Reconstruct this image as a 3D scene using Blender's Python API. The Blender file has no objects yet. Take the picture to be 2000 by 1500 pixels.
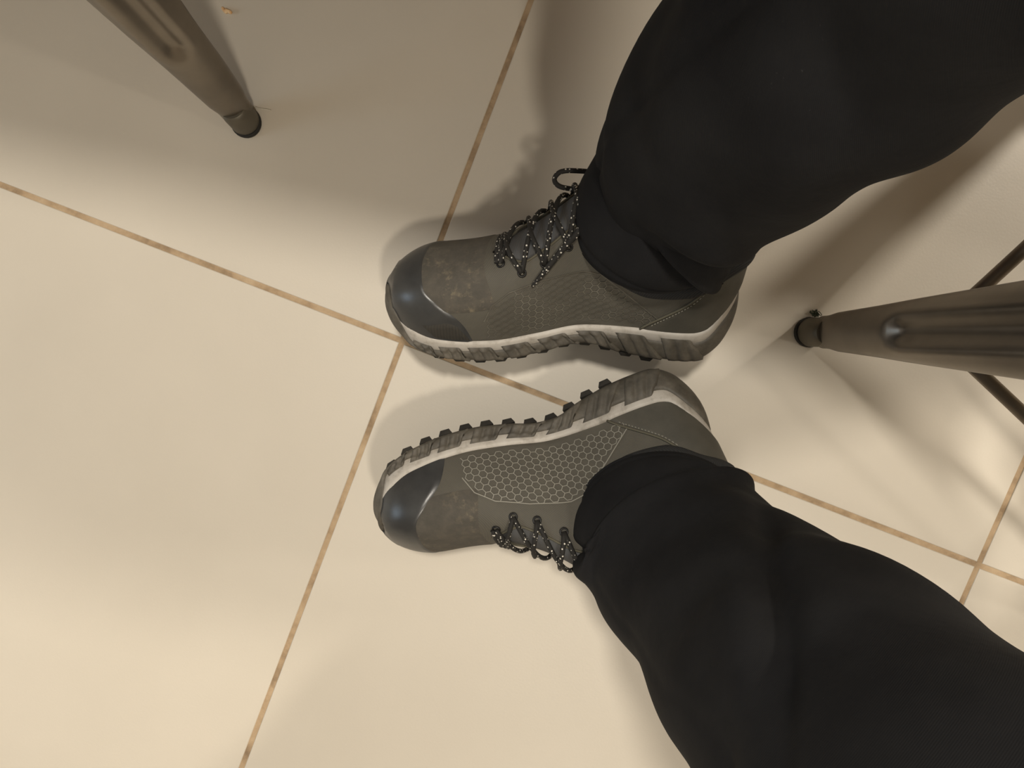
import bpy, math, random
from mathutils import Vector, Matrix, Quaternion
random.seed(7)
PI = math.pi
sc = bpy.context.scene
C = sc.collection

# ------------------------------------------------------------------ camera
F = 1502.0                     # focal length in pixels of the 2000 x 1500 frame
CAM_H = 0.7507
nadir = Vector(((1037-1000)/F, -(655-750)/F, -1)).normalized()
RC = nadir.rotation_difference(Vector((0, 0, -1)))
cam_d = bpy.data.cameras.new('camera'); cam = bpy.data.objects.new('camera', cam_d); C.objects.link(cam)
cam_d.sensor_width = 36; cam_d.lens = F/2000*36; cam_d.clip_start = 0.01
cam.location = (0, 0, CAM_H); cam.rotation_mode = 'QUATERNION'; cam.rotation_quaternion = RC
sc.camera = cam

def P(px, py, z=0.0):
    """world point at height z that lies on the sight line of a pixel of the photograph"""
    r = RC @ Vector(((px-1000)/F, -(py-750)/F, -1))
    return Vector((0, 0, CAM_H)) + r*((z-CAM_H)/r.z)

# ------------------------------------------------------------------ light
w = bpy.data.worlds.new('world'); sc.world = w; w.use_nodes = True
bg = w.node_tree.nodes['Background']; bg.inputs[0].default_value = (1.0, 0.96, 0.88, 1); bg.inputs[1].default_value = 0.20
def area(name, loc, target, size, power, col):
    d = bpy.data.lights.new(name, 'AREA'); d.shape = 'DISK'; d.size = size; d.energy = power; d.color = col
    o = bpy.data.objects.new(name, d); C.objects.link(o); o.location = loc
    o.rotation_euler = (Vector(target)-Vector(loc)).to_track_quat('-Z', 'Y').to_euler()
    return o
area('ceiling_lamp_or_fill', (0.02, 0.64, 2.72), (0, 0, 0), 0.24, 45, (1.0, 0.93, 0.82))      # main light, over the table
area('ceiling_lamp_or_fill', (0.55, -1.05, 2.72), (0.3, 0, 0), 0.24, 25, (1.0, 0.91, 0.78))
area('ceiling_lamp_or_fill', (2.30, 1.20, 2.72), (0, 0, 0), 0.22, 54, (1.0, 0.91, 0.78))
area('ceiling_lamp_or_fill', (3.0, -0.75, 2.72), (0.3, 0, 0), 0.22, 14, (1.0, 0.91, 0.78))  # added fill, not a known lamp: brightens the floor under seat and thighs
area('ambient_fill_light', (-0.6, -0.8, 2.74), (-0.6, -0.8, 0), 2.4, 2.5, (1.0, 0.93, 0.84))  # broad soft fill added for ambient light, no actual ceiling panel
area('window_light', (-3.3, -0.3, 1.5), (0, 0, 0.1), 1.3, 16, (0.60, 0.80, 1.0))
vs = sc.view_settings
vs.view_transform = 'Standard'; vs.look = 'None'; vs.gamma = 1; vs.use_curve_mapping = False; vs.exposure = 0.0

# ------------------------------------------------------------------ helpers
def srgb(r, g, b):
    f = lambda c: (c/255/12.92) if c/255 <= 0.04045 else ((c/255+0.055)/1.055)**2.4
    return (f(r), f(g), f(b), 1)
class NT:
    def __init__(self, name, rough=0.6, metal=0.0):
        self.m = bpy.data.materials.new(name); self.m.use_nodes = True
        self.t = self.m.node_tree; self.b = self.t.nodes['Principled BSDF']
        self.b.inputs['Roughness'].default_value = rough; self.b.inputs['Metallic'].default_value = metal
    def n(self, typ, **kw):
        x = self.t.nodes.new(typ)
        for k, v in kw.items(): setattr(x, k, v)
        return x
    def l(self, a, b): self.t.links.new(a, b)
    def coord(self, scale=(1, 1, 1), rot=(0, 0, 0)):
        tc = self.n('ShaderNodeTexCoord'); mp = self.n('ShaderNodeMapping')
        mp.inputs['Scale'].default_value = scale; mp.inputs['Rotation'].default_value = rot
        self.l(tc.outputs['Object'], mp.inputs['Vector']); return mp.outputs[0]
    def noise(self, scale, detail=3, rough=0.5, vec=None):
        x = self.n('ShaderNodeTexNoise'); x.inputs['Scale'].default_value = scale; x.inputs['Detail'].default_value = detail
        x.inputs['Roughness'].default_value = rough
        self.l(vec if vec is not None else self.coord(), x.inputs['Vector']); return x.outputs['Fac']
    def ramp(self, fac, stops):
        x = self.n('ShaderNodeValToRGB'); e = x.color_ramp.elements
        while len(e) < len(stops): e.new(0.5)
        for i, (p, c) in enumerate(stops): e[i].position = p; e[i].color = c
        self.l(fac, x.inputs['Fac']); return x.outputs['Color']
    def mix(self, fac, a, b):
        x = self.n('ShaderNodeMix', data_type='RGBA')
        if isinstance(fac, float): x.inputs['Factor'].default_value = fac
        else: self.l(fac, x.inputs['Factor'])
        for s, v in (('A', a), ('B', b)):
            i = [k for k in x.inputs if k.name == s and k.type == 'RGBA'][0]
            if isinstance(v, tuple): i.default_value = v
            else: self.l(v, i)
        return [k for k in x.outputs if k.type == 'RGBA'][0]
    def base(self, c):
        if isinstance(c, tuple): self.b.inputs['Base Color'].default_value = c
        else: self.l(c, self.b.inputs['Base Color'])
    def bump(self, fac, strength, dist=0.001):
        x = self.n('ShaderNodeBump'); x.inputs['Strength'].default_value = strength; x.inputs['Distance'].default_value = dist
        self.l(fac, x.inputs['Height'])
        prev = self.b.inputs['Normal']
        if prev.is_linked: self.l(prev.links[0].from_socket, x.inputs['Normal'])
        self.l(x.outputs[0], self.b.inputs['Normal'])
    def wave(self, scale, vec, distortion=0.0):
        x = self.n('ShaderNodeTexWave'); x.inputs['Scale'].default_value = scale; x.inputs['Distortion'].default_value = distortion
        self.l(vec, x.inputs['Vector']); return x.outputs['Fac']

def mk(name, verts, faces, mat, parent=None, smooth=True):
    me = bpy.data.meshes.new(name); me.from_pydata([tuple(v) for v in verts], [], faces); me.update()
    if smooth:
        for p in me.polygons: p.use_smooth = True
    if mat: me.materials.append(mat)
    o = bpy.data.objects.new(name, me); C.objects.link(o)
    if parent: o.parent = parent
    return o
def fixn(o):
    import bmesh
    bm = bmesh.new(); bm.from_mesh(o.data); bmesh.ops.remove_doubles(bm, verts=bm.verts, dist=1e-6)
    bmesh.ops.recalc_face_normals(bm, faces=bm.faces); bm.to_mesh(o.data); bm.free(); return o
def solid(o, t, offset=-1):
    m = o.modifiers.new('thickness', 'SOLIDIFY'); m.thickness = t; m.offset = offset; return o
def tag(o, label, cat, group=None):
    o['label'] = label; o['category'] = cat
    if group: o['group'] = group
    return o
def empty(name, loc=(0, 0, 0)):
    o = bpy.data.objects.new(name, None); C.objects.link(o); o.location = loc; o.empty_display_size = 0.05; return o
def grid_faces(nr, nc, base=0, flip=False, wrap=False):
    fs = []
    for i in range(nr-1):
        for j in range(nc if wrap else nc-1):
            a = base+i*nc+j; b = base+i*nc+(j+1) % nc; c = b+nc; d = a+nc
            fs.append((a, d, c, b) if flip else (a, b, c, d))
    return fs
def tube_data(pts, rad, n=8, caps=True):
    pts = [Vector(p) for p in pts]; vs, fs = [], []
    t0 = (pts[1]-pts[0]).normalized(); ref = t0.orthogonal().normalized()
    for i, p in enumerate(pts):
        t = (pts[min(i+1, len(pts)-1)]-pts[max(i-1, 0)]).normalized()
        ref = (ref-t*ref.dot(t)).normalized(); b = t.cross(ref)
        r = rad(i/(len(pts)-1)) if callable(rad) else rad
        for k in range(n):
            a = 2*PI*k/n; vs.append(p+(ref*math.cos(a)+b*math.sin(a))*r)
    fs = grid_faces(len(pts), n, wrap=True)
    if caps:
        fs.append(tuple(range(n-1, -1, -1))); m = (len(pts)-1)*n; fs.append(tuple(range(m, m+n)))
    return vs, fs
def join(*parts):
    V, Fc = [], []
    for v, f in parts:
        o = len(V); V += list(v); Fc += [tuple(i+o for i in q) for q in f]
    return V, Fc
def spline(pts, n):
    """Catmull-Rom through points"""
    pts = [Vector(p) for p in pts]; out = []; m = len(pts)-1
    for i in range(n+1):
        u = i/n*m; k = min(int(u), m-1); t = u-k
        p0 = pts[max(k-1, 0)]; p1 = pts[k]; p2 = pts[k+1]; p3 = pts[min(k+2, m)]
        out.append(0.5*((2*p1)+(p2-p0)*t+(2*p0-5*p1+4*p2-p3)*t*t+(3*p1-p0-3*p2+p3)*t**3))
    return out
def crv(nodes):
    xs = [a for a, b in nodes]; ys = [b for a, b in nodes]; n = len(xs); m = []
    for i in range(n):
        if i == 0: m.append((ys[1]-ys[0])/(xs[1]-xs[0]))
        elif i == n-1: m.append((ys[-1]-ys[-2])/(xs[-1]-xs[-2]))
        else:
            a = (ys[i]-ys[i-1])/(xs[i]-xs[i-1]); b = (ys[i+1]-ys[i])/(xs[i+1]-xs[i])
            m.append(0 if a*b <= 0 else 2*a*b/(a+b))
    def f(x):
        if x <= xs[0]: return ys[0]
        if x >= xs[-1]: return ys[-1]
        i = 0
        while x > xs[i+1]: i += 1
        h = xs[i+1]-xs[i]; t = (x-xs[i])/h
        return (2*t**3-3*t*t+1)*ys[i]+(t**3-2*t*t+t)*h*m[i]+(-2*t**3+3*t*t)*ys[i+1]+(t**3-t*t)*h*m[i+1]
    return f
def sstep(a, b, x):
    t = min(1, max(0, (x-a)/(b-a))); return t*t*(3-2*t)

# ------------------------------------------------------------------ materials
M = {}
def mat(name, rough=0.6, metal=0.0):
    x = NT(name, rough, metal); M[name] = x.m; return x
x = mat('porcelain_tile', 0.42)
c = x.ramp(x.noise(3.0, 4), [(0.3, srgb(196, 188, 174)), (0.7, srgb(206, 198, 184))])
sp = x.ramp(x.noise(900, 2), [(0.72, (0, 0, 0, 1)), (0.80, (1, 1, 1, 1))])
x.base(x.mix(sp, c, srgb(222, 216, 204))); x.bump(x.noise(420, 2), 0.10, 0.0006); x.bump(x.noise(60, 2), 0.05, 0.001)
x = mat('grout', 0.9)
x.base(x.ramp(x.noise(30, 5, 0.65), [(0.30, srgb(128, 108, 84)), (0.5, srgb(172, 148, 118)), (0.72, srgb(190, 168, 138))])); x.bump(x.noise(500, 3), 0.5, 0.001)
x = mat('shoe_fabric', 0.75)
wv = x.wave(260, x.coord((1, 0.5, 1.2), (0.3, 0.5, 0.5)), 1.0)
c = x.ramp(x.noise(45, 4, 0.6), [(0.35, srgb(74, 71, 65)), (0.7, srgb(86, 83, 75))])
x.base(x.mix(wv, c, srgb(86, 82, 72))); x.bump(wv, 0.25, 0.0004)
x = mat('scuffed_vamp', 0.85)
c = x.ramp(x.noise(60, 6, 0.7), [(0.3, srgb(68, 65, 58)), (0.5, srgb(77, 73, 66)), (0.78, srgb(94, 88, 77))])
d = x.ramp(x.noise(150, 6, 0.75), [(0.53, (0, 0, 0, 1)), (0.68, (1, 1, 1, 1))])
g = x.ramp(x.noise(22, 2), [(0.42, (0, 0, 0, 1)), (0.66, (0.5, 0.5, 0.5, 1))])
mm = x.n('ShaderNodeMath', operation='MULTIPLY'); x.l(d, mm.inputs[0]); x.l(g, mm.inputs[1])
x.base(x.mix(mm.outputs[0], c, srgb(140, 128, 104))); x.bump(x.noise(700, 3), 0.4, 0.0005)
x = mat('toe_cap_leather', 0.33)
c = x.ramp(x.noise(40, 5, 0.6), [(0.35, srgb(48, 49, 50)), (0.7, srgb(63, 64, 64))])
x.base(c); x.bump(x.noise(350, 3), 0.12, 0.0005); x.b.inputs['Specular IOR Level'].default_value = 0.6
x = mat('toe_guard', 0.7)
wv = x.wave(120, x.coord((1, 0.2, 0.3), (0, 0, 0)))
x.base(x.mix(wv, srgb(46, 44, 39), srgb(54, 51, 45))); x.bump(wv, 0.3, 0.0005)
x = mat('midsole_foam', 0.6)
x.base(x.ramp(x.noise(70, 5, 0.65), [(0.28, srgb(138, 131, 120)), (0.5, srgb(180, 174, 165)), (0.8, srgb(194, 189, 181))])); x.bump(x.noise(300, 2), 0.1, 0.0005)
x = mat('sole_rubber', 0.62)
x.base(x.ramp(x.noise(60, 6, 0.7), [(0.3, srgb(62, 58, 51)), (0.55, srgb(86, 81, 72)), (0.8, srgb(112, 105, 93))])); x.bump(x.noise(260, 3), 0.25, 0.0006)
x = mat('lug_rubber', 0.7); x.base(x.ramp(x.noise(80, 4), [(0.3, srgb(40, 38, 35)), (0.7, srgb(58, 55, 50))]))
x = mat('tongue_mesh', 0.85)
wv = x.wave(300, x.coord((1, 0.2, 1), (0, 0, 0.2)), 0.5); x.base(x.mix(wv, srgb(74, 74, 74), srgb(94, 94, 94))); x.bump(wv, 0.4, 0.0005)
x = mat('lace_cord', 0.8)
vo = x.n('ShaderNodeTexVoronoi'); vo.inputs['Scale'].default_value = 330; vo.inputs['Randomness'].default_value = 0.9; x.l(x.coord(), vo.inputs['Vector'])
x.base(x.ramp(vo.outputs['Distance'], [(0.20, srgb(215, 210, 198)), (0.27, srgb(30, 28, 25))])); x.bump(x.noise(1500, 2), 0.4, 0.0004)
x = mat('collar_knit', 0.9)
wv = x.wave(230, x.coord((1, 1, 1), (0.2, 0.3, 0.9))); x.base(x.mix(wv, srgb(30, 30, 30), srgb(44, 44, 44))); x.bump(wv, 0.4, 0.0006)
x = mat('lining_black', 0.95); x.base(srgb(24, 24, 24))
x = mat('heel_leather', 0.6); x.base(x.ramp(x.noise(50, 4), [(0.3, srgb(68, 66, 59)), (0.7, srgb(81, 78, 70))])); x.bump(x.noise(500, 2), 0.2, 0.0005)
x = mat('print_grey', 0.6); x.base(srgb(140, 137, 127))
x = mat('print_grey_worn', 0.6); x.base(x.ramp(x.noise(40, 4), [(0.42, srgb(86, 82, 73)), (0.6, srgb(116, 112, 101))]))
x = mat('stitch_thread', 0.8); x.base(srgb(150, 147, 134))
x = mat('trim_olive', 0.7); x.base(srgb(88, 84, 70))
x = mat('eyelet_hole', 0.5); x.base(srgb(14, 13, 12))
x = mat('black_denim', 0.92)
wv = x.wave(420, x.coord((1, 1, 1), (0.6, 0.2, 0.8)))
c = x.ramp(x.noise(14, 4, 0.6), [(0.35, srgb(20, 20, 22)), (0.7, srgb(31, 31, 32))])
lint = x.ramp(x.noise(650, 2), [(0.73, (0, 0, 0, 1)), (0.80, (1, 1, 1, 1))])
lz = x.ramp(x.noise(16, 2), [(0.55, (0, 0, 0, 1)), (0.75, (0.5, 0.5, 0.5, 1))])
mm = x.n('ShaderNodeMath', operation='MULTIPLY'); x.l(lint, mm.inputs[0]); x.l(lz, mm.inputs[1])
x.base(x.mix(mm.outputs[0], c, srgb(84, 84, 82))); x.bump(wv, 0.15, 0.0004); x.bump(x.noise(40, 3), 0.25, 0.003)
x.b.inputs['Specular IOR Level'].default_value = 0.25
x = mat('skin', 0.6); x.base(srgb(178, 132, 108))
x = mat('gunmetal', 0.36, 0.8)
x.base(x.ramp(x.noise(18, 4), [(0.3, srgb(114, 107, 98)), (0.7, srgb(134, 126, 115))])); x.bump(x.noise(160, 3), 0.06, 0.0008)
x = mat('ferrule_metal', 0.5, 0.6); x.base(srgb(104, 99, 88))
x = mat('foot_rubber', 0.75); x.base(srgb(32, 31, 28))
x = mat('crumb', 0.8); x.base(x.ramp(x.noise(300, 3), [(0.3, srgb(214, 160, 104)), (0.7, srgb(246, 220, 178))]))
x = mat('white_thread', 0.8); x.base(srgb(205, 200, 186))
x = mat('lint', 0.9); x.base(srgb(70, 78, 62))

# ------------------------------------------------------------------ floor
T, GAP = 0.605, 0.0052
O1, O2 = P(786, 666), P(1911.6, 1104)
ang = math.atan2(O2.y-O1.y, O2.x-O1.x)
ex = Vector((math.cos(ang), math.sin(ang), 0)); ey = Vector((-math.sin(ang), math.cos(ang), 0))
s = 3.6
floor = mk('floor', [(-s, -s, -0.0012), (s, -s, -0.0012), (s, s, -0.0012), (-s, s, -0.0012), (-s, -s, -0.05), (s, -s, -0.05), (s, s, -0.05), (-s, s, -0.05)],
           [(0, 1, 2, 3), (7, 6, 5, 4), (0, 4, 5, 1), (1, 5, 6, 2), (2, 6, 7, 3), (3, 7, 4, 0)], M['grout'], smooth=False)
def slab(name, lo, hi, mt, lab):
    (x0, y0, z0), (x1, y1, z1) = lo, hi
    V = [(x0, y0, z0), (x1, y0, z0), (x1, y1, z0), (x0, y1, z0), (x0, y0, z1), (x1, y0, z1), (x1, y1, z1), (x0, y1, z1)]
    o = mk(name, V, [(3, 2, 1, 0), (4, 5, 6, 7), (0, 1, 5, 4), (1, 2, 6, 5), (2, 3, 7, 6), (3, 0, 4, 7)], M[mt], smooth=False); o['kind'] = 'structure'; o['label'] = lab; return o
x = mat('wall_paint', 0.9); x.base(x.ramp(x.noise(2), [(0.3, srgb(196, 186, 170)), (0.7, srgb(204, 194, 178))]))
x = mat('ceiling_paint', 0.9); x.base(x.ramp(x.noise(2), [(0.3, srgb(218, 214, 206)), (0.7, srgb(224, 220, 212))]))
slab('wall_north', (-s, s, 0), (s, s+.1, 2.8), 'wall_paint', 'plain painted wall beyond the table'); slab('wall_south', (-s, -s-.1, 0), (s, -s, 2.8), 'wall_paint', 'plain painted wall opposite the table')
slab('wall_east', (s, -s, 0), (s+.1, s, 2.8), 'wall_paint', 'plain painted wall behind the seated person'); slab('wall_west', (-s-.1, -s, 0), (-s, s, 2.8), 'wall_paint', 'plain painted wall ahead of the seated person')
slab('ceiling', (-s, -s, 2.8), (s, s, 2.9), 'ceiling_paint', 'plain white ceiling')
floor['kind'] = 'structure'; floor['label'] = 'large pale beige floor tiles with brown grout joints'
def tile_mesh():
    a = T/2-GAP/2; b = 0.0009; V, Fc = [], []
    prof = [(a, -0.010), (a, -b), (a-b*0.4, -b*0.3), (a-b, 0)]
    for r, z in prof:
        V += [(r, r, z), (-r, r, z), (-r, -r, z), (r, -r, z)]
    for k in range(3):
        for j in range(4): Fc.append((k*4+j, k*4+(j+1) % 4, k*4+4+(j+1) % 4, k*4+4+j))
    Fc.append((12, 13, 14, 15)); me = bpy.data.meshes.new('tile'); me.from_pydata(V, [], Fc); me.materials.append(M['porcelain_tile']); return me
tm = tile_mesh()
for i in range(-5, 6):
    for j in range(-5, 5):
        o = bpy.data.objects.new('tile', tm); C.objects.link(o); o.parent = floor
        p = O1+ex*(i+0.5)*T+ey*(j+0.5)*T
        if max(abs(p.x), abs(p.y)) > s-.42: C.objects.unlink(o); bpy.data.objects.remove(o); continue
        o.location = (p.x, p.y, random.uniform(-0.0003, 0.0)); o.rotation_euler.z = ang

# ------------------------------------------------------------------ shoes
L = 0.306
WM = crv([(0, .036), (.15, .038), (.3, .034), (.42, .0315), (.55, .039), (.68, .0480), (.8, .0500), (.9, .0495), (1, .047)])
WL = crv([(0, .036), (.15, .039), (.3, .041), (.45, .0455), (.6, .051), (.7, .053), (.8, .0525), (.9, .050), (1, .045)])
def endf(f):
    e = 1.0
    if f < .13: e *= max(0, 1-((.13-f)/.13)**2.2)**.5
    if f > .82: e *= max(0, 1-((f-.82)/.18)**2.4)**.5
    return e
def cen(f): return .006*max(0, (f-.55)/.45)**1.3
def wm(f): return WM(f)*endf(f)+cen(f)
def wl(f): return WL(f)*endf(f)-cen(f)
zb = crv([(0, .028), (.04, .012), (.1, .006), (.22, .006), (.32, .010), (.40, .017), (.46, .016), (.54, .010), (.62, .0065), (.72, .006), (.82, .010), (.92, .020), (1, .034)])
zf = crv([(0, .086), (.035, .066), (.085, .0445), (.12, .042), (.3, .040), (.45, .036), (.58, .030), (.72, .028), (.84, .031), (.93, .039), (1, .048)])
zw = crv([(0, .066), (.035, .051), (.085, .0335), (.12, .032), (.3, .031), (.45, .028), (.58, .021), (.72, .019), (.84, .0195), (.915, .0225), (.945, .036), (.965, .0435), (1, .048)])
hh = crv([(0, .135), (.2, .15), (.3, .158), (.40, .158), (.46, .150), (.53, .128), (.60, .109), (.68, .096), (.78, .088), (.86, .084), (1, .080)])
zcol = crv([(0, .112), (.06, .106), (.15, .088), (.25, .084), (.32, .092), (.38, .110), (.44, .140)])
def S0(f, ph):
    c, s_ = math.cos(ph), math.sin(ph)
    k = 0.003
    y = max(wm(f)-k*endf(f), 0)*abs(c)**.75 if c >= 0 else -max(wl(f)-k*endf(f), 0)*abs(c)**.75
    if f > .97: 
        t = (f-.97)/.03; y = y*(1-t)+t*cen(f)*1.0
    e = 1 if f < .84 else max(0, 1-((f-.84)/.16)**2.2)**.45
    top = zf(f)+(hh(f)-zf(f))*e
    z = zf(f)-.002+(top-zf(f)+.002)*max(s_, 0)**.8
    y += .006*s_**2*sstep(.5, .8, f)*(1 if f < .97 else 0.5)
    return Vector((f*L, y, z))
def S(f, ph, off=0.0):
    p = S0(f, ph)
    if off == 0: return p
    df, dp = .004, .02
    a = S0(min(f+df, 1), ph)-S0(max(f-df, 0), ph); b = S0(f, min(ph+dp, PI))-S0(f, max(ph-dp, 0))
    n = a.cross(b)
    if n.length < 1e-12: n = Vector((1, 0, 0.2)) if f > .5 else Vector((-1, 0, 0))
    n.normalize()
    if f > .985: n = (n*.2+Vector((1, 0, .3))).normalized()
    mid = Vector((f*L, (wm(f)-wl(f))/2, zf(f)+.01))
    if f <= .985 and n.dot(p-mid) < 0: n = -n
    return p+n*off
def throat(f):            # half angle of the lacing gap
    return .05+.44*sstep(.685, .58, f) if f < .685 else 0.0
def phi_top(f):
    if f >= .685: return PI/2
    pt = PI/2-throat(f)
    top = hh(f); q = (zcol(f)-zf(f)+.002)/(top-zf(f)+.002); q = min(1, max(0.02, q))
    pc = math.asin(min(1, q**(1/.8)))
    t = sstep(.36, .46, f)
    return pc*(1-t)+pt*t
def g(u): return (1-math.cos(PI*u))/2
def ginv(f): return math.acos(max(-1, min(1, 1-2*f)))/PI
def outl(u):
    u %= 2.0
    f = g(u) if u <= 1 else g(2-u)
    return Vector((f*L, wm(f) if u <= 1 else -wl(f), 0)), f
def onorm(u):
    a, _ = outl(u-.006); b, _ = outl(u+.006); t = (b-a).normalized()
    return Vector((-t.y, t.x, 0)), t
def wall(u, z, off=0.0):
    p, f = outl(u); n, _ = onorm(u)
    return Vector((p.x, p.y, z))+n*off
def wall_bulge(f, z):      # rounded section of the rubber wall
    a, b = zb(f), zw(f); t = (z-a)/max(b-a, 1e-4)
    return .0022*math.sin(PI*min(1, max(0, t)))-.004*max(0, 1-t*3)**2

def make_shoe(label, m, loc, yaw, roll, pitch, scale, worn):
    root = empty('shoe')
    R = Matrix.Rotation(yaw, 4, 'Z') @ Matrix.Rotation(pitch, 4, 'Y') @ Matrix.Rotation(roll*m, 4, 'X')
    def X(v): return Vector((v.x*scale, v.y*scale*m, v.z*scale))
    def part(name, V, Fc, mt, parent=None, smooth=True, lab=None):
        o = mk(name, [X(Vector(v)) for v in V], [tuple(reversed(q)) for q in Fc] if m < 0 else Fc, M[mt], parent or root, smooth)
        if lab: o['label'] = lab
        return o
    allz = []
    # ---- upper
    fs_ = [g(k/96) for k in range(97)]
    nc = 30; V, Fc = [], []
    for side in (0, 1):
        base = len(V)
        for f in fs_:
            pt = phi_top(f)
            for k in range(nc):
                ph = pt*k/(nc-1); V.append(S(f, ph if side == 0 else PI-ph))
        Fc += grid_faces(len(fs_), nc, base, flip=(side == 0))
    o = fixn(part('upper', V, Fc, 'shoe_fabric')); solid(o, .0018*scale, -1)
    upper = o
    # ---- lining behind the collar
    V, Fc = [], []
    fl = [f for f in fs_ if f < .5]
    for side in (0, 1):
        base = len(V)
        for f in fl:
            pt = phi_top(f)
            for k in range(10):
                ph = pt*k/9+.015; V.append(S(max(f, .012), ph if side == 0 else PI-ph, -.0045))
        Fc += grid_faces(len(fl), 10, base, flip=(side == 1))
    part('lining', V, Fc, 'lining_black')
    # ---- padded collar rim
    path = []
    for k in range(41):
        f = .43*(1-k/40)**1.6+.004; path.append(S(f, phi_top(f), -.001)+Vector((0, 0, .001)))
    for k in range(1, 41):
        f = .43*(k/40)**1.6+.004; path.append(S(f, PI-phi_top(f), -.001)+Vector((0, 0, .001)))
    V, Fc = tube_data(path, lambda t: .0062, 10); part('collar_padding', V, Fc, 'collar_knit')
    # ---- toe cap
    fc = crv([(0, .735), (.3, .765), (.6, .815), (1.0, .868), (1.57, .885)])
    fcap = lambda ph: fc(min(ph, PI-ph))
    nph, nr = 60, 30; V = []
    for j in range(nr+1):
        for k in range(nph+1):
            ph = PI*k/nph; f0 = fcap(ph); t = j/nr; f = f0+(1-f0)*math.sin(PI/2*t)
            V.append(S(f, ph, .0014 if j > 0 else .0001))
    o = part('toe_cap', V, grid_faces(nr+1, nph+1), 'toe_cap_leather', lab='smooth blue-black toe cap'); fixn(o)
    # ---- matte guard panel at each side of the toe cap
    for side in ((0, 1) if worn else ()):
        V = []
        for j in range(13):
            for k in range(7):
                ph = .04+.30*k/6*(1-.5*abs(j/12-.3)); f = .745+.10*j/12+.035*(k/6)
                edge = j in (0, 12) or k in (0, 6)
                V.append(S(f, ph if side == 0 else PI-ph, .0012 if edge else .0022))
        part('toe_guard', V, grid_faces(13, 7, flip=(side == 0)), 'toe_guard' if worn else 'heel_leather', lab='matte guard panel at the side of the toe cap')
    # ---- scuffed vamp overlay
    V = []
    for j in range(25):
        for k in range(37):
            ph = .50+(PI-1.0)*k/36; lo = .665+.045*math.cos((ph-PI/2)*1.15)**2; hi = fcap(ph)+.006
            f = lo+(hi-lo)*j/24; edge = j == 0 or k in (0, 36)
            V.append(S(f, ph, .0001 if edge else .0007))
    fixn(part('vamp_overlay', V, grid_faces(25, 37), 'scuffed_vamp', lab='brown scuffed fabric over the toes'))
    # ---- tongue
    V = []
    for j in range(30):
        f = .40+(.685-.40)*j/29
        for k in range(15):
            d = (throat(f)+.16); ph = PI/2-d+2*d*k/14
            V.append(S(f, ph, -.0028+.0018*math.sin(PI*k/14)))
    o = fixn(part('tongue', V, grid_faces(30, 15), 'tongue_mesh', lab='charcoal woven tongue')); solid(o, .003*scale)
    # ---- edge trim of the lacing gap
    for side in (0, 1):
        pts = []
        for k in range(30):
            f = .682-(.682-.45)*k/29; ph = phi_top(f); pts.append(S(f, ph if side == 0 else PI-ph, .0002))
        V, Fc = tube_data(pts, .0011, 6); part('eyestay_trim', V, Fc, 'trim_olive')
    # ---- eyelets and lace
    ef = [.660, .600, .540, .480, .430]
    def eye(k, side, dphi=.16, off=.001):
        f = ef[k]; ph = phi_top(f)-dphi-.04*min(k, 2); return S(f, ph if side == 0 else PI-ph, off)
    for k in range(5):
        for side in (0, 1):
            p = eye(k, side, off=.0006); q = eye(k, side, off=.0016); n = (q-p).normalized(); t = n.orthogonal().normalized(); b = n.cross(t)
            ring = [p+(t*math.cos(2*PI*i/12)+b*math.sin(2*PI*i/12))*.0032 for i in range(13)]
            V, Fc = tube_data(ring, .0009, 6, caps=False); part('eyelet', V, Fc, 'eyelet_hole')
    def over(f0, ph0, f1, ph1, lift, n=14):
        out = []
        for i in range(n+1):
            t = i/n; out.append(S(f0+(f1-f0)*t, ph0+(ph1-ph0)*t, .0016+lift*math.sin(PI*t)))
        return out
    eph = lambda k: phi_top(ef[k])-.16-.04*min(k, 2)
    segs = [over(ef[0]-.002, eph(0), ef[0]-.002, PI-eph(0), .003), over(ef[0]+.010, eph(0)+.02, ef[0]+.010, PI-eph(0)-.02, .0022)]
    for k in range(4):
        segs.append(over(ef[k], eph(k), ef[k+1], PI-eph(k+1), .0035))
        segs.append(over(ef[k], PI-eph(k), ef[k+1], eph(k+1), .0055))
    segs.append(over(ef[4], eph(4), ef[4]-.03, PI/2, .005)); segs.append(over(ef[4], PI-eph(4), ef[4]-.03, PI/2, .006))
    D = [tube_data(s_, .0021, 8) for s_ in segs]
    # bow loop, knot and a loose tip
    kn = S(.412, PI/2, .006)
    if worn:
        q0 = S(.462, PI/2+.42, .003); v_ = Vector((0, -.74, .67)); x_ = Vector((1, 0, 0))
        D.append(tube_data(spline([kn, q0-x_*.012+v_*.012, q0+x_*.004+v_*.0135, q0+x_*.015+v_*.012, q0+x_*.0195+v_*.006, q0+x_*.015+v_*.0005, q0+x_*.002-v_*.001, kn], 48), .0021, 8))
        tip = [kn+Vector((0, .004, .002)), S(.452, 1.02, .0045), S(.49, .88, .0028), S(.54, .74, .0028), S(.572, .64, .0028)]
        D.append(tube_data(spline(tip, 30), lambda t: .0026*(1 if t < .72 else 1-.62*(t-.72)/.28), 8))
    vs_, fs2 = [], []
    ico = [kn+Vector((.005*math.sin(PI*i/6)*math.cos(2*PI*j/10), .005*math.sin(PI*i/6)*math.sin(2*PI*j/10), .0042*math.cos(PI*i/6))) for i in range(7) for j in range(10)]
    D.append((ico, grid_faces(7, 10, wrap=True)))
    V, Fc = join(*D); part('lace', V, Fc, 'lace_cord', lab='black cord lace flecked with white')
    # ---- heel counter, its piping and stitches
    hb = crv([(0, .265), (.35, .205), (.7, .145), (1.0, .10)])
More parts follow.
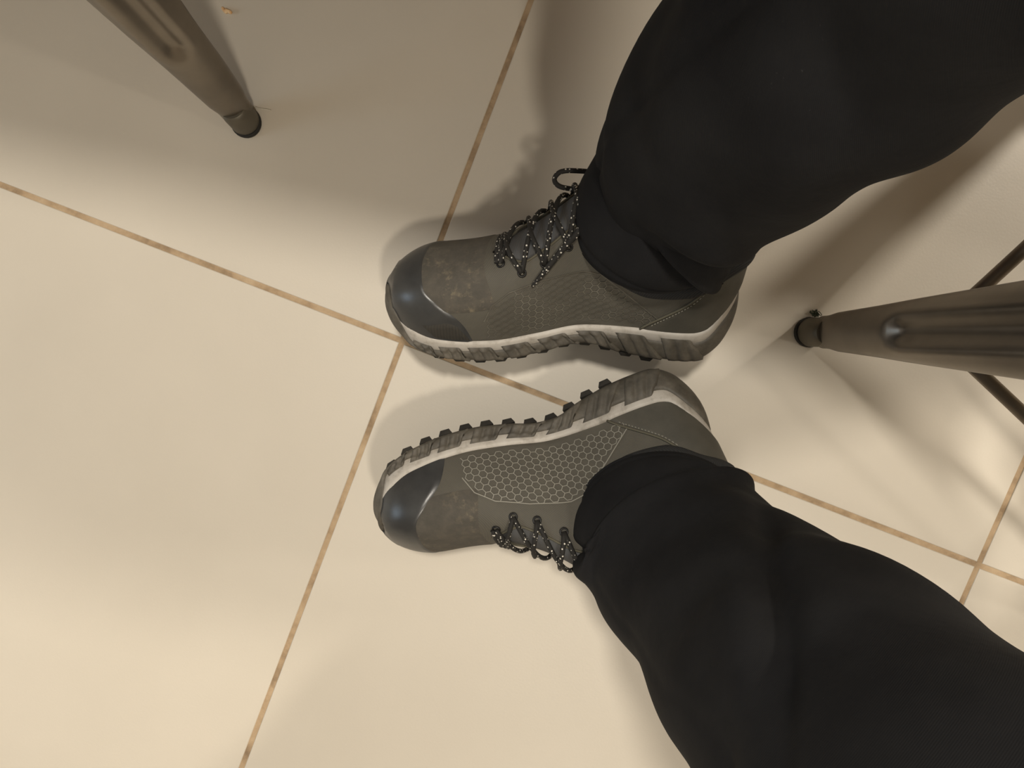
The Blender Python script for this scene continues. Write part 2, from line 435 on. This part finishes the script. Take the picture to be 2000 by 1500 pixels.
    for side in (0, 1):
        V = []
        for j in range(22):
            t = j/21
            for k in range(15):
                u = k/14; fm = hb(u); f = fm*(1-math.sin(PI/2*t))
                ph = phi_top(f)*.98*u+.01; edge = j == 0
                V.append(S(f, ph if side == 0 else PI-ph, .0002 if edge else .0013))
        fixn(part('heel_counter', V, grid_faces(22, 15), 'heel_leather', lab='plain smooth heel counter'))
        pts = [S(hb(k/24), (phi_top(hb(k/24))*.98*k/24+.01) if side == 0 else PI-(phi_top(hb(k/24))*.98*k/24+.01), .0012) for k in range(25)]
        V, Fc = tube_data(pts, .0011, 6); part('piping', V, Fc, 'trim_olive')
        st = []
        for k in range(18):
            u0 = .10+.75*k/18; u1 = u0+.022
            a = [S(hb(u)-.012, (phi_top(hb(u)-.012)*.98*u+.01) if side == 0 else PI-(phi_top(hb(u)-.012)*.98*u+.01), .0016) for u in (u0, u1)]
            st.append(tube_data(a, .0004, 4))
        V, Fc = join(*st); part('stitching', V, Fc, 'stitch_thread')
    # ---- hexagon print on both flanks
    for side in (0, 1):
        d = .0033; lines = []; seen = set()
        arc = {}
        def at(u_, v_):       # u_ metres along the sole, v_ metres up the flank
            f = u_/L; key = round(f, 3)
            if key not in arc:
                acc = [0.0]; prev = S0(f, 0.02)
                for i in range(1, 41):
                    q = S0(f, .02+1.15*i/40); acc.append(acc[-1]+(q-prev).length); prev = q
                arc[key] = acc
            acc = arc[key]; i = 0
            while i < 39 and acc[i+1] < v_: i += 1
            t = min(1, (v_-acc[i])/max(1e-6, acc[i+1]-acc[i])); return f, .02+1.15*(i+t)/40
        poly = [(.250, .000), (.250, .020), (.243, .033), (.228, .042), (.200, .048), (.165, .050), (.150, .047), (.134, .036), (.114, .022), (.096, .010), (.088, .000)]
        poly = [(a*.96-.013, b*1.2) for a, b in poly]; poly = [(a-.012, b) for a, b in poly]
        def inside(x_, y_):
            r = False; j = len(poly)-1
            for i in range(len(poly)):
                (x1, y1), (x2, y2) = poly[i], poly[j]
                if (y1 > y_) != (y2 > y_) and x_ < (x2-x1)*(y_-y1)/(y2-y1)+x1: r = not r
                j = i
            return r
        V, Fc = [], []
        def ribbon(a, b, wd):
            n = 1 if math.hypot(b[0]-a[0], b[1]-a[1]) < .006 else 6; o = len(V); du, dv = b[0]-a[0], b[1]-a[1]; ln = math.hypot(du, dv)
            if ln < 1e-6: return
            nx, ny = -dv/ln*wd/2, du/ln*wd/2
            for i in range(n+1):
                t = i/n; u_, v_ = a[0]+du*t, a[1]+dv*t
                for sgn in (1, -1):
                    f, ph = at(u_+nx*sgn, max(0, v_+ny*sgn)); V.append(S(f, ph if side == 0 else PI-ph, .0011))
            Fc.extend(grid_faces(n+1, 2, o))
        rr = d/math.cos(PI/6)
        for ci in range(-6, 42):
            for ri in range(-1, 13):
                cu = .100+ci*1.5*rr; cv = .002+(ri+(.5 if ci % 2 else 0))*2*d
                for k in range(6):
                    a = (cu+rr*math.cos(PI/3*k), cv+rr*math.sin(PI/3*k)); b = (cu+rr*math.cos(PI/3*(k+1)), cv+rr*math.sin(PI/3*(k+1)))
                    key = (round((a[0]+b[0])*5000), round((a[1]+b[1])*5000))
                    if key in seen: continue
                    seen.add(key)
                    if inside(*a) and inside(*b) and min(a[1], b[1]) > .004: ribbon(a, b, .00062)
        for a, b in zip(poly[1:-2], poly[2:-1]):
            if min(a[1], b[1]) >= 0: ribbon(a, b, .0008)
        fixn(part('hexagon_print', V, Fc, 'print_grey_worn' if worn else 'print_grey', lab='pale hexagon honeycomb print'))
    # ---- midsole
    nu = 200; V, Fc = [], []
    prof = [(0, -.004), (0, -.0012), (.25, .0), (.8, .0003), (1, -.0008), (1, -.004), (1, -.010)]
    for t, off in prof:
        for i in range(nu):
            u = 2*i/nu; _, f = outl(u); a, b = zw(f)-.004, zf(f)+.0012
            V.append(wall(u, a+(b-a)*t, off-.0004))
    Fc = grid_faces(len(prof), nu, wrap=True); part('midsole', V, Fc, 'midsole_foam', lab='off-white foam midsole band')
    # ---- outsole body
    V, Fc = [], []
    lv = [(0, -.010), (0, -.004)]+[(t/8, None) for t in range(1, 9)]+[(1, -.002)]
    for t, off in lv:
        for i in range(nu):
            u = 2*i/nu; _, f = outl(u); z = zb(f)+(zw(f)+.0055*sstep(.93, .965, f)-zb(f))*t
            V.append(wall(u, z, wall_bulge(f, min(z, zw(f)))+.0006+.0012*sstep(.93, .97, f) if off is None else off))
    Fc = grid_faces(len(lv), nu, wrap=True)
    h = nu//2
    for i in range(h): 
        a, b = i, i+1; c_, d_ = (nu-i) % nu, (nu-i-1) % nu
        q = [a, b, d_, c_]; q = [k for n_, k in enumerate(q) if k not in q[:n_]]
        if len(q) > 2: Fc.append(tuple(q))
    V = list(V); out = fixn(part('outsole', V, Fc, 'sole_rubber', lab='dark grey rubber outsole'))
    for v in out.data.vertices: allz.append((R @ v.co).z)
    # sculpted side blocks
    bl = [(.905, .835, .014), (.828, .750, .018), (.742, .655, .022), (.645, .550, .024), (.540, .44, .030), (.425, .325, .040), (.310, .205, .046), (.190, .085, .030)]
    for side in (0, 1):
        for n_, (f1, f0, sl) in enumerate(bl):
            ni, nj = 18, 8; V = []
            def pt(a, b, off):
                f = f0+(f1-f0)*a+sl*(b-.5)*1.0
                f = min(.97, max(.02, f)); z0 = zb(f)+.004; z1 = zw(f)+.0048-.0085*sstep(.26, 0, a)
                z = z0+(z1-z0)*b; u = ginv(f)
                return wall(u if side == 0 else 2-u, z, wall_bulge(f, min(z, zw(f)))+off)
            for i in range(ni+1):
                for j in range(nj+1):
                    edge = i in (0, ni) or j in (0, nj)
                    # two slanting grooves pressed into every block
                    gv = max(math.exp(-((i/ni-.36)/.06)**2), math.exp(-((i/ni-.68)/.06)**2))*(1 if .15 < j/nj < .9 else .2)
                    V.append(pt(i/ni, j/nj, (.0002 if edge else .0032-.0028*gv)))
            fixn(part('side_block', V, grid_faces(ni+1, nj+1), 'sole_rubber', out))
    # tread lugs
    for side in (0, 1):
        for k in range(12):
            f = .235+.665*k/11; u = ginv(f); u = u if side == 0 else 2-u; n, t = onorm(u)
            p, _ = outl(u); z = zb(f); c0 = Vector((p.x, p.y, z))-n*.0085
            V = []
            for zz, a, b in ((.001, .0062, .0080), (-.0050, .0040, .0066)):
                for sx, sy in ((1, 1), (-1, 1), (-1, -1), (1, -1)): V.append(c0+t*a*sx+n*b*sy+Vector((0, 0, zz)))
            o = part('lug', V, [(0, 3, 2, 1), (4, 5, 6, 7), (0, 1, 5, 4), (1, 2, 6, 5), (2, 3, 7, 6), (3, 0, 4, 7)], 'lug_rubber', out, smooth=False); fixn(o)
            for v in o.data.vertices: allz.append((R @ v.co).z)
    for k in range(11):
        f = .06+.84*k/10
        for yy in (.33, -.33):
            y = (wm(f) if yy > 0 else wl(f))*yy; z = zb(f)
            V = []
            for zz, a in ((.001, .0075), (-.0048, .0055)):
                for sx, sy in ((1, 1), (-1, 1), (-1, -1), (1, -1)): V.append(Vector((f*L+a*sx+.004*sy, y+a*.9*sy, z+zz)))
            fixn(part('lug', V, [(0, 3, 2, 1), (4, 5, 6, 7), (0, 1, 5, 4), (1, 2, 6, 5), (2, 3, 7, 6), (3, 0, 4, 7)], 'lug_rubber', out, smooth=False))
    for v in upper.data.vertices: allz.append((R @ v.co).z)
    root.rotation_euler = R.to_euler(); root.location = (loc[0], loc[1], -min(allz)+.0002)
    root['label'] = label; root['category'] = 'shoe'; root['group'] = 'pair of work shoes'
    return root

D2R = PI/180
shoe_r = make_shoe('dark grey safety shoe with a lace loop and a loose lace end on its flank', 1, (.1750, -.0030), 176.4*D2R, 42*D2R, 3*D2R, .985, True)
shoe_l = make_shoe('dark grey safety shoe tipped furthest on its side, crisp honeycomb print on its flank', -1, (.1380, -.0330), 200.9*D2R, 51*D2R, 2.6*D2R, .985, False)

# ------------------------------------------------------------------ person: trousers over the lower body
knee_r, hip_r = Vector((.245, .225, .525)), Vector((.62, .10, .560))
knee_l, hip_l = Vector((.225, -.235, .525)), Vector((.62, -.10, .560))
ringsR = [((1120, 410), (1425, 480), .122), ((1114, 380), (1450, 470), .135), ((1132, 344), (1490, 458), .145), ((1174, 318), (1500, 432), .155),
          ((1168, 262), (1525, 412), .175), ((1186, 185), (1610, 385), .215), ((1234, 90), (1725, 305), .27), ((1298, 0), (1835, 245), .32),
          ((1378, -110), (1975, 178), .36), ((1490, -250), (2125, 75), .40)]
ringsL = [((1130, 1075), (1458, 975), .115), ((1126, 1105), (1470, 988), .13), ((1150, 1155), (1505, 1012), .15), ((1190, 1215), (1560, 1048), .185),
          ((1234, 1283), (1625, 1085), .22), ((1270, 1365), (1720, 1140), .265), ((1306, 1440), (1825, 1195), .305), ((1342, 1500), (1925, 1262), .34),
          ((1425, 1620), (2040, 1340), .38)]
def leg_tube(rings, knee, hip, folds, shrink):
    cs, ac = [], []
    for l_, r_, z in rings:
        a, b = P(*l_, z), P(*r_, z); cs.append((a+b)/2); ac.append((b-a)/2)
    last = ac[-1]
    q0 = cs[-1]; up = (cs[-1]-cs[-4]).normalized()
    cs += [q0+up*.085, q0+up*.15+(hip-knee).normalized()*.05, knee.lerp(hip, .55)+Vector((0, 0, .03)), hip]
    d = (hip-knee).normalized(); side = Vector((0, 0, 1)).cross(d).normalized()
    sgn = 1 if side.dot(last) > 0 else -1
    ac += [(last.normalized()+side*sgn*.6).normalized()*.088, side*sgn*.092, side*sgn*.098, side*sgn*.10]
    n = 300; NC = 120
    C_ = spline(cs, n); A_ = spline(ac, n); V = []
    T_ = [(C_[min(i+4, n)]-C_[max(i-4, 0)]).normalized() for i in range(n+1)]
    for i in range(n+1):
        t = T_[i]; i0, i1 = max(i-9, 0), min(i+9, n)
        kv = (T_[i1]-T_[i0])/max(1e-4, (C_[i1]-C_[i0]).length)
        a = A_[i]; r = a.length; a = (a-t*a.dot(t)).normalized(); b = t.cross(a)
        for k in range(NC):
            an = 2*PI*k/NC; dr = folds(i/n, an)
            nd = a*math.cos(an)+b*math.sin(an)*.96; rr = r*shrink+dr; kc = kv.dot(nd)
            if kc > 0: rr = min(rr, .86/kc)
            V.append(C_[i]+nd*rr)
    return V, grid_faces(n+1, NC, wrap=True)
def angd(a, b):
    d = (a-b) % (2*PI); return d-2*PI if d > PI else d
def foldR(t, a):          # the near side of this leg is at angle 3*pi/2
    d = 0; s_ = -math.sin(a); c_ = math.cos(a); near = sstep(-.3, .3, s_)
    t1 = .235+.11*max(0, s_)
    w1 = near*sstep(-.5, .5, c_)
    d += -.010*math.exp(-((t-t1)/.013)**2)*w1+.006*math.exp(-((t-t1-.035)/.025)**2)*w1
    t2 = .135-.06*c_
    d += -.010*math.exp(-((t-t2)/.012)**2)*near+.005*math.exp(-((t-t2-.03)/.02)**2)*near
    t3 = .185+.05*s_
    d += -.006*math.exp(-((t-t3)/.010)**2)*near*sstep(.6, -.2, c_)
    d += -.0022*math.exp(-(angd(a, 3.55+.9*(t-.3))/.05)**2)*sstep(.12, .2, t)     # outer seam
    d += .0018*math.sin(a*5+t*38)*sstep(.03, .12, t)
    d += -.0014*math.exp(-((t-.055)/.005)**2)
    return d
def foldL(t, a):          # the near side of this leg is at angle pi/2
    d = 0; s_ = math.sin(a); c_ = math.cos(a); near = sstep(-.3, .3, s_)
    t1 = .072+.10*max(0, s_)+.015*c_
    d += -.009*math.exp(-((t-t1)/.010)**2)*near+.0075*math.exp(-((t-t1-.03)/.022)**2)*near
    t2 = .03+.075*max(0, s_)
    d += -.006*math.exp(-((t-t2)/.014)**2)*near*sstep(-.1, .6, c_)
    ac = .75+3.2*(t-.3); w2 = sstep(.22, .42, t)*sstep(.80, .6, t)
    d += (-.008*math.exp(-(angd(a, ac)/.13)**2)+.005*math.exp(-(angd(a, ac+.32)/.22)**2))*w2
    d += -.0022*math.exp(-(angd(a, 2.75-.5*(t-.3))/.06)**2)*.5*sstep(.1, .2, t)      # outer seam
    d += .0015*math.sin(a*4+t*30+1)*sstep(.03, .12, t)
    d += -.0014*math.exp(-((t-.05)/.005)**2)
    return d
person = None
VR = leg_tube(ringsR, knee_r, hip_r, foldR, .96); VL = leg_tube(ringsL, knee_l, hip_l, foldL, .985)
# seat of the trousers joining both legs
pel = []
for i in range(15):
    th = PI*i/14
    for k in range(28):
        a = 2*PI*k/28
        pel.append(Vector((.655+.135*math.sin(th)**.8*math.cos(a), .205*math.sin(th)**.8*math.sin(a), .595+.14*math.cos(th))))
pel_d = (pel, grid_faces(15, 28, wrap=True))
# body under the clothes: one skinned mesh from the waist to the toes
bpy.context.view_layer.update()
def in_shoe(sh, m_, f, z): return sh.matrix_world @ Vector((f*L, m_*.0, z))
bv = [(.66, 0, .62), hip_r, knee_r, in_shoe(shoe_r, 1, .21, .125), in_shoe(shoe_r, 1, .20, .068), in_shoe(shoe_r, 1, .66, .052),
      hip_l, knee_l, in_shoe(shoe_l, -1, .21, .125), in_shoe(shoe_l, -1, .20, .068), in_shoe(shoe_l, -1, .66, .052)]
be = [(0, 1), (1, 2), (2, 3), (3, 4), (4, 5), (0, 6), (6, 7), (7, 8), (8, 9), (9, 10)]
rad = [.10, .065, .048, .026, .022, .017, .065, .048, .026, .022, .017]
me = bpy.data.meshes.new('person'); me.from_pydata([tuple(v) for v in bv], be, []); me.materials.append(M['skin'])
person = bpy.data.objects.new('person', me); C.objects.link(person)
sk = person.modifiers.new('skin', 'SKIN')
for i, v in enumerate(me.skin_vertices[0].data): v.radius = (rad[i], rad[i]); v.use_root = (i == 0)
ss = person.modifiers.new('smooth', 'SUBSURF'); ss.levels = 1; ss.render_levels = 2
tag(person, 'seated person in black trousers with knees apart, feet rolled outwards', 'person')
for sh, m_, kn_ in ((shoe_r, 1, knee_r), (shoe_l, -1, knee_l)):
    p0, p1, p2 = in_shoe(sh, m_, .20, .075), in_shoe(sh, m_, .21, .125), in_shoe(sh, m_, .21, .125).lerp(kn_, .25)
    V, Fc = tube_data(spline([p0, p1, p2], 24), lambda t: .0335-.002*math.cos(t*40), 24); mk('sock', V, Fc, M['collar_knit'], person)['label'] = 'black ribbed sock'
V, Fc = join(VR, VL, pel_d)
tr = mk('trousers', V, Fc, M['black_denim'], person); fixn(tr); solid(tr, .0022, -1)
tr['label'] = 'loose black cotton trousers bunched at the ankles'

# ------------------------------------------------------------------ stools
SEAT_Z, SPLAY = .45, .25
def leg_w(z): return .026+.150*z if z < .3 else .026+.150*.3+.05*(z-.3)
def leg_mesh():
    """one sheet-metal leg: foot at the origin, rising along +x (towards the stool's middle)"""
    nz, na = 70, 33; V = []
    z0, z1 = .022, SEAT_Z-.006
    ax = Vector((SPLAY, 0, 1)).normalized(); out = Vector((-1, 0, SPLAY)).normalized(); sd = Vector((0, 1, 0))
    for i in range(nz+1):
        z = z0+(z1-z0)*i/nz; wd = leg_w(z); c_ = Vector((SPLAY*z, 0, z))
        if z < .05: wd = .0275+(leg_w(.05)-.0275)*sstep(.028, .05, z)
        for k in range(na):
            a = -1+2*k/(na-1); an = a*1.75 if z < .045 else a*(1.75+(1.25-1.75)*sstep(.045, .16, z))
            lim = 1.75+(1.25-1.75)*sstep(.045, .16, z)
            y = wd/2*math.sin(an)/1.0 if lim > PI/2 else wd/2*math.sin(an)/math.sin(lim)
            dpt = wd/2*.80*(math.cos(an)-1)*.9
            # pressed channel with a rounded lower end
            hw = .0138; zs = .136
            if z >= zs: q = abs(y)/hw
            else: q = math.hypot(y, (zs-z)*1.0)/hw
            rec = -.0080*(1-sstep(.12, 1.05, q))+.0009*math.exp(-((q-1.14)/.16)**2)
            V.append(c_+sd*y+out*(dpt+wd*.38+rec))
    me = bpy.data.meshes.new('leg'); me.from_pydata([tuple(v) for v in V], [], grid_faces(nz+1, na)); me.materials.append(M['gunmetal'])
    for p in me.polygons: p.use_smooth = True
    return me
def lathe(prof, n, mt, name):
    V = []
    for r, z in prof:
        for k in range(n): V.append((r*math.cos(2*PI*k/n), r*math.sin(2*PI*k/n), z))
    Fc = grid_faces(len(prof), n, wrap=True)+[tuple(range(n-1, -1, -1)), tuple(range((len(prof)-1)*n, len(prof)*n))]
    me = bpy.data.meshes.new(name); me.from_pydata(V, [], Fc); me.materials.append(M[mt])
    for p in me.polygons: p.use_smooth = len(p.vertices) == 4
    return me
LEG = leg_mesh()
FER = lathe([(.0136, .004), (.0140, .005), (.0139, .024), (.0134, .026), (.0120, .034)], 28, 'ferrule_metal', 'ferrule')
FOOT = lathe([(.0132, 0), (.0144, .0010), (.0147, .0028), (.0145, .0048), (.0136, .0056)], 28, 'foot_rubber', 'rubber_foot')
def bar_mesh(ln):
    pts = [Vector((ln*(t/30), 0, .012*math.sin(PI*t/30))) for t in range(31)]; V = []
    for p in pts:
        for k in range(12):
            a = 2*PI*k/12; V.append(p+Vector((0, .0055*math.cos(a), .0035*math.sin(a))))
    me = bpy.data.meshes.new('crossbar'); me.from_pydata([tuple(v) for v in V], [], grid_faces(31, 12, wrap=True)); me.materials.append(M['gunmetal'])
    for p in me.polygons: p.use_smooth = True
    return me
def make_stool(label, foot, az, reach=.30, bar_z=.155):
    """foot: floor point of the leg nearest the photographer, az: direction from it to the stool's middle"""
    mid = Vector((foot.x+reach*math.cos(az), foot.y+reach*math.sin(az), 0))
    root = empty('stool', mid); tag(root, label, 'stool', 'metal stools'); root.rotation_euler.z = az
    feet = []
    for k in range(4):
        a = PI+k*PI/2; f = Vector((reach*math.cos(a), reach*math.sin(a), 0)); feet.append(f)
        o = bpy.data.objects.new('leg', LEG); C.objects.link(o); o.parent = root; o.location = f; o.rotation_euler.z = a+PI; solid(o, .0016, -1)
        tl = math.atan(SPLAY)
        for nm, me, par in (('ferrule', FER, o), ('rubber_foot', FOOT, o)):
            q = bpy.data.objects.new(nm, me); C.objects.link(q); q.parent = par; q.location = (-.0015, 0, 0)
            if nm == 'ferrule': q.rotation_euler.y = tl*.8
    for k in range(4):
        tp = lambda f: f*(1-SPLAY*bar_z/reach)+Vector((0, 0, bar_z))
        a, b = tp(feet[k]), tp(feet[(k+1) % 4]); d = b-a
        o = bpy.data.objects.new('crossbar', bar_mesh(d.length)); C.objects.link(o); o.parent = root; o.location = a; o.rotation_euler.z = math.atan2(d.y, d.x)
    # seat: rounded square pan with a turned-down rim
    hw = (reach-SPLAY*SEAT_Z)*.7071+.012; V = []; n = 64
    prof = [(1.0, -.030), (1.012, -.028), (1.012, -.006), (1.0, 0.0), (.97, .002), (.90, -.001), (.6, -.004), (.2, -.005), (.02, -.005)]
    for s_, z in prof:
        for k in range(n):
            a = 2*PI*k/n; e = 5.0; r = (abs(math.cos(a))**e+abs(math.sin(a))**e)**(-1/e)
            p = Matrix.Rotation(PI/4, 3, 'Z') @ Vector((hw*s_*r*math.cos(a), hw*s_*r*math.sin(a), SEAT_Z+z)); V.append(p)
    o = mk('seat', V, grid_faces(len(prof), n, wrap=True), M['gunmetal'], root); fixn(o); solid(o, .0016, -1)
    return root
make_stool('dark metal stool the person sits on, leg between the feet', P(1582, 649), 0.5*D2R, reach=.30, bar_z=.155)
make_stool('brownish metal stool standing alone near the crumb on the floor', P(482, 238), 107*D2R, reach=.30)

# ------------------------------------------------------------------ table beside the stools (its edge shades the floor at the top of the picture)
tb = empty('table', (-.02, .837, 0)); tag(tb, 'square cafe table beside the two metal stools', 'table'); tb.rotation_euler.z = -13*D2R
def rbox(hx, hy, z0, z1, r, n=8):
    V, ring = [], []
    for cx, cy, a0 in ((hx-r, hy-r, 0), (-hx+r, hy-r, PI/2), (-hx+r, -hy+r, PI), (hx-r, -hy+r, 1.5*PI)):
        for k in range(n+1):
            a = a0+PI/2*k/n; ring.append((cx+r*math.cos(a), cy+r*math.sin(a)))
    m = len(ring)
    for z in (z0, z1): V += [(x_, y_, z) for x_, y_ in ring]
    return V, [(i, (i+1) % m, m+(i+1) % m, m+i) for i in range(m)]+[tuple(range(m-1, -1, -1)), tuple(range(m, 2*m))]
x = mat('table_laminate', 0.5); x.base(x.ramp(x.noise(6, 5), [(0.3, srgb(120, 92, 66)), (0.7, srgb(146, 116, 86))]))
V, Fc = rbox(.74, .60, .730, .755, .03); mk('table_top', V, Fc, M['table_laminate'], tb, smooth=False)
PX, PY = .15, .18
V, Fc = rbox(.035, .035, .012, .730, .008); V = [(a_+PX, b_+PY, c_) for a_, b_, c_ in V]; mk('column', V, Fc, M['gunmetal'], tb, smooth=False)
V, Fc = rbox(.18, .18, 0, .012, .02); V = [(a_+PX, b_+PY, c_) for a_, b_, c_ in V]; mk('base_plate', V, Fc, M['gunmetal'], tb, smooth=False)

# ------------------------------------------------------------------ small litter on the floor
V, Fc = tube_data(spline([P(434, 14, .002), P(439, 21, .003), P(446, 22, .003), P(453, 26, .002)], 16), lambda t: .0006+.0020*math.sin(PI*min(1, max(0, t*.9+.05)))*(.8+.2*math.sin(t*17)), 8)
tag(mk('crumb', V, Fc, M['crumb']), 'small curled orange food crumb on the floor tile', 'crumb')
V, Fc = tube_data(spline([P(494, 207, .0012), P(505, 211, .0014), P(516, 213, .0012), P(529, 215, .0010)], 16), .0005, 6)
tag(mk('thread', V, Fc, M['white_thread']), 'thin white thread lying by the stool foot', 'thread')
D = []
c0 = P(1592, 612, .003)
for k in range(16):
    pts = [c0+Vector((random.gauss(0, .0022), random.gauss(0, .002), abs(random.gauss(0, .0012)))) for _ in range(4)]
    D.append(tube_data(spline(pts, 8), .0004, 5))
V, Fc = join(*D); tag(mk('lint_tuft', V, Fc, M['lint']), 'tiny tuft of greenish lint caught at a stool foot', 'lint')
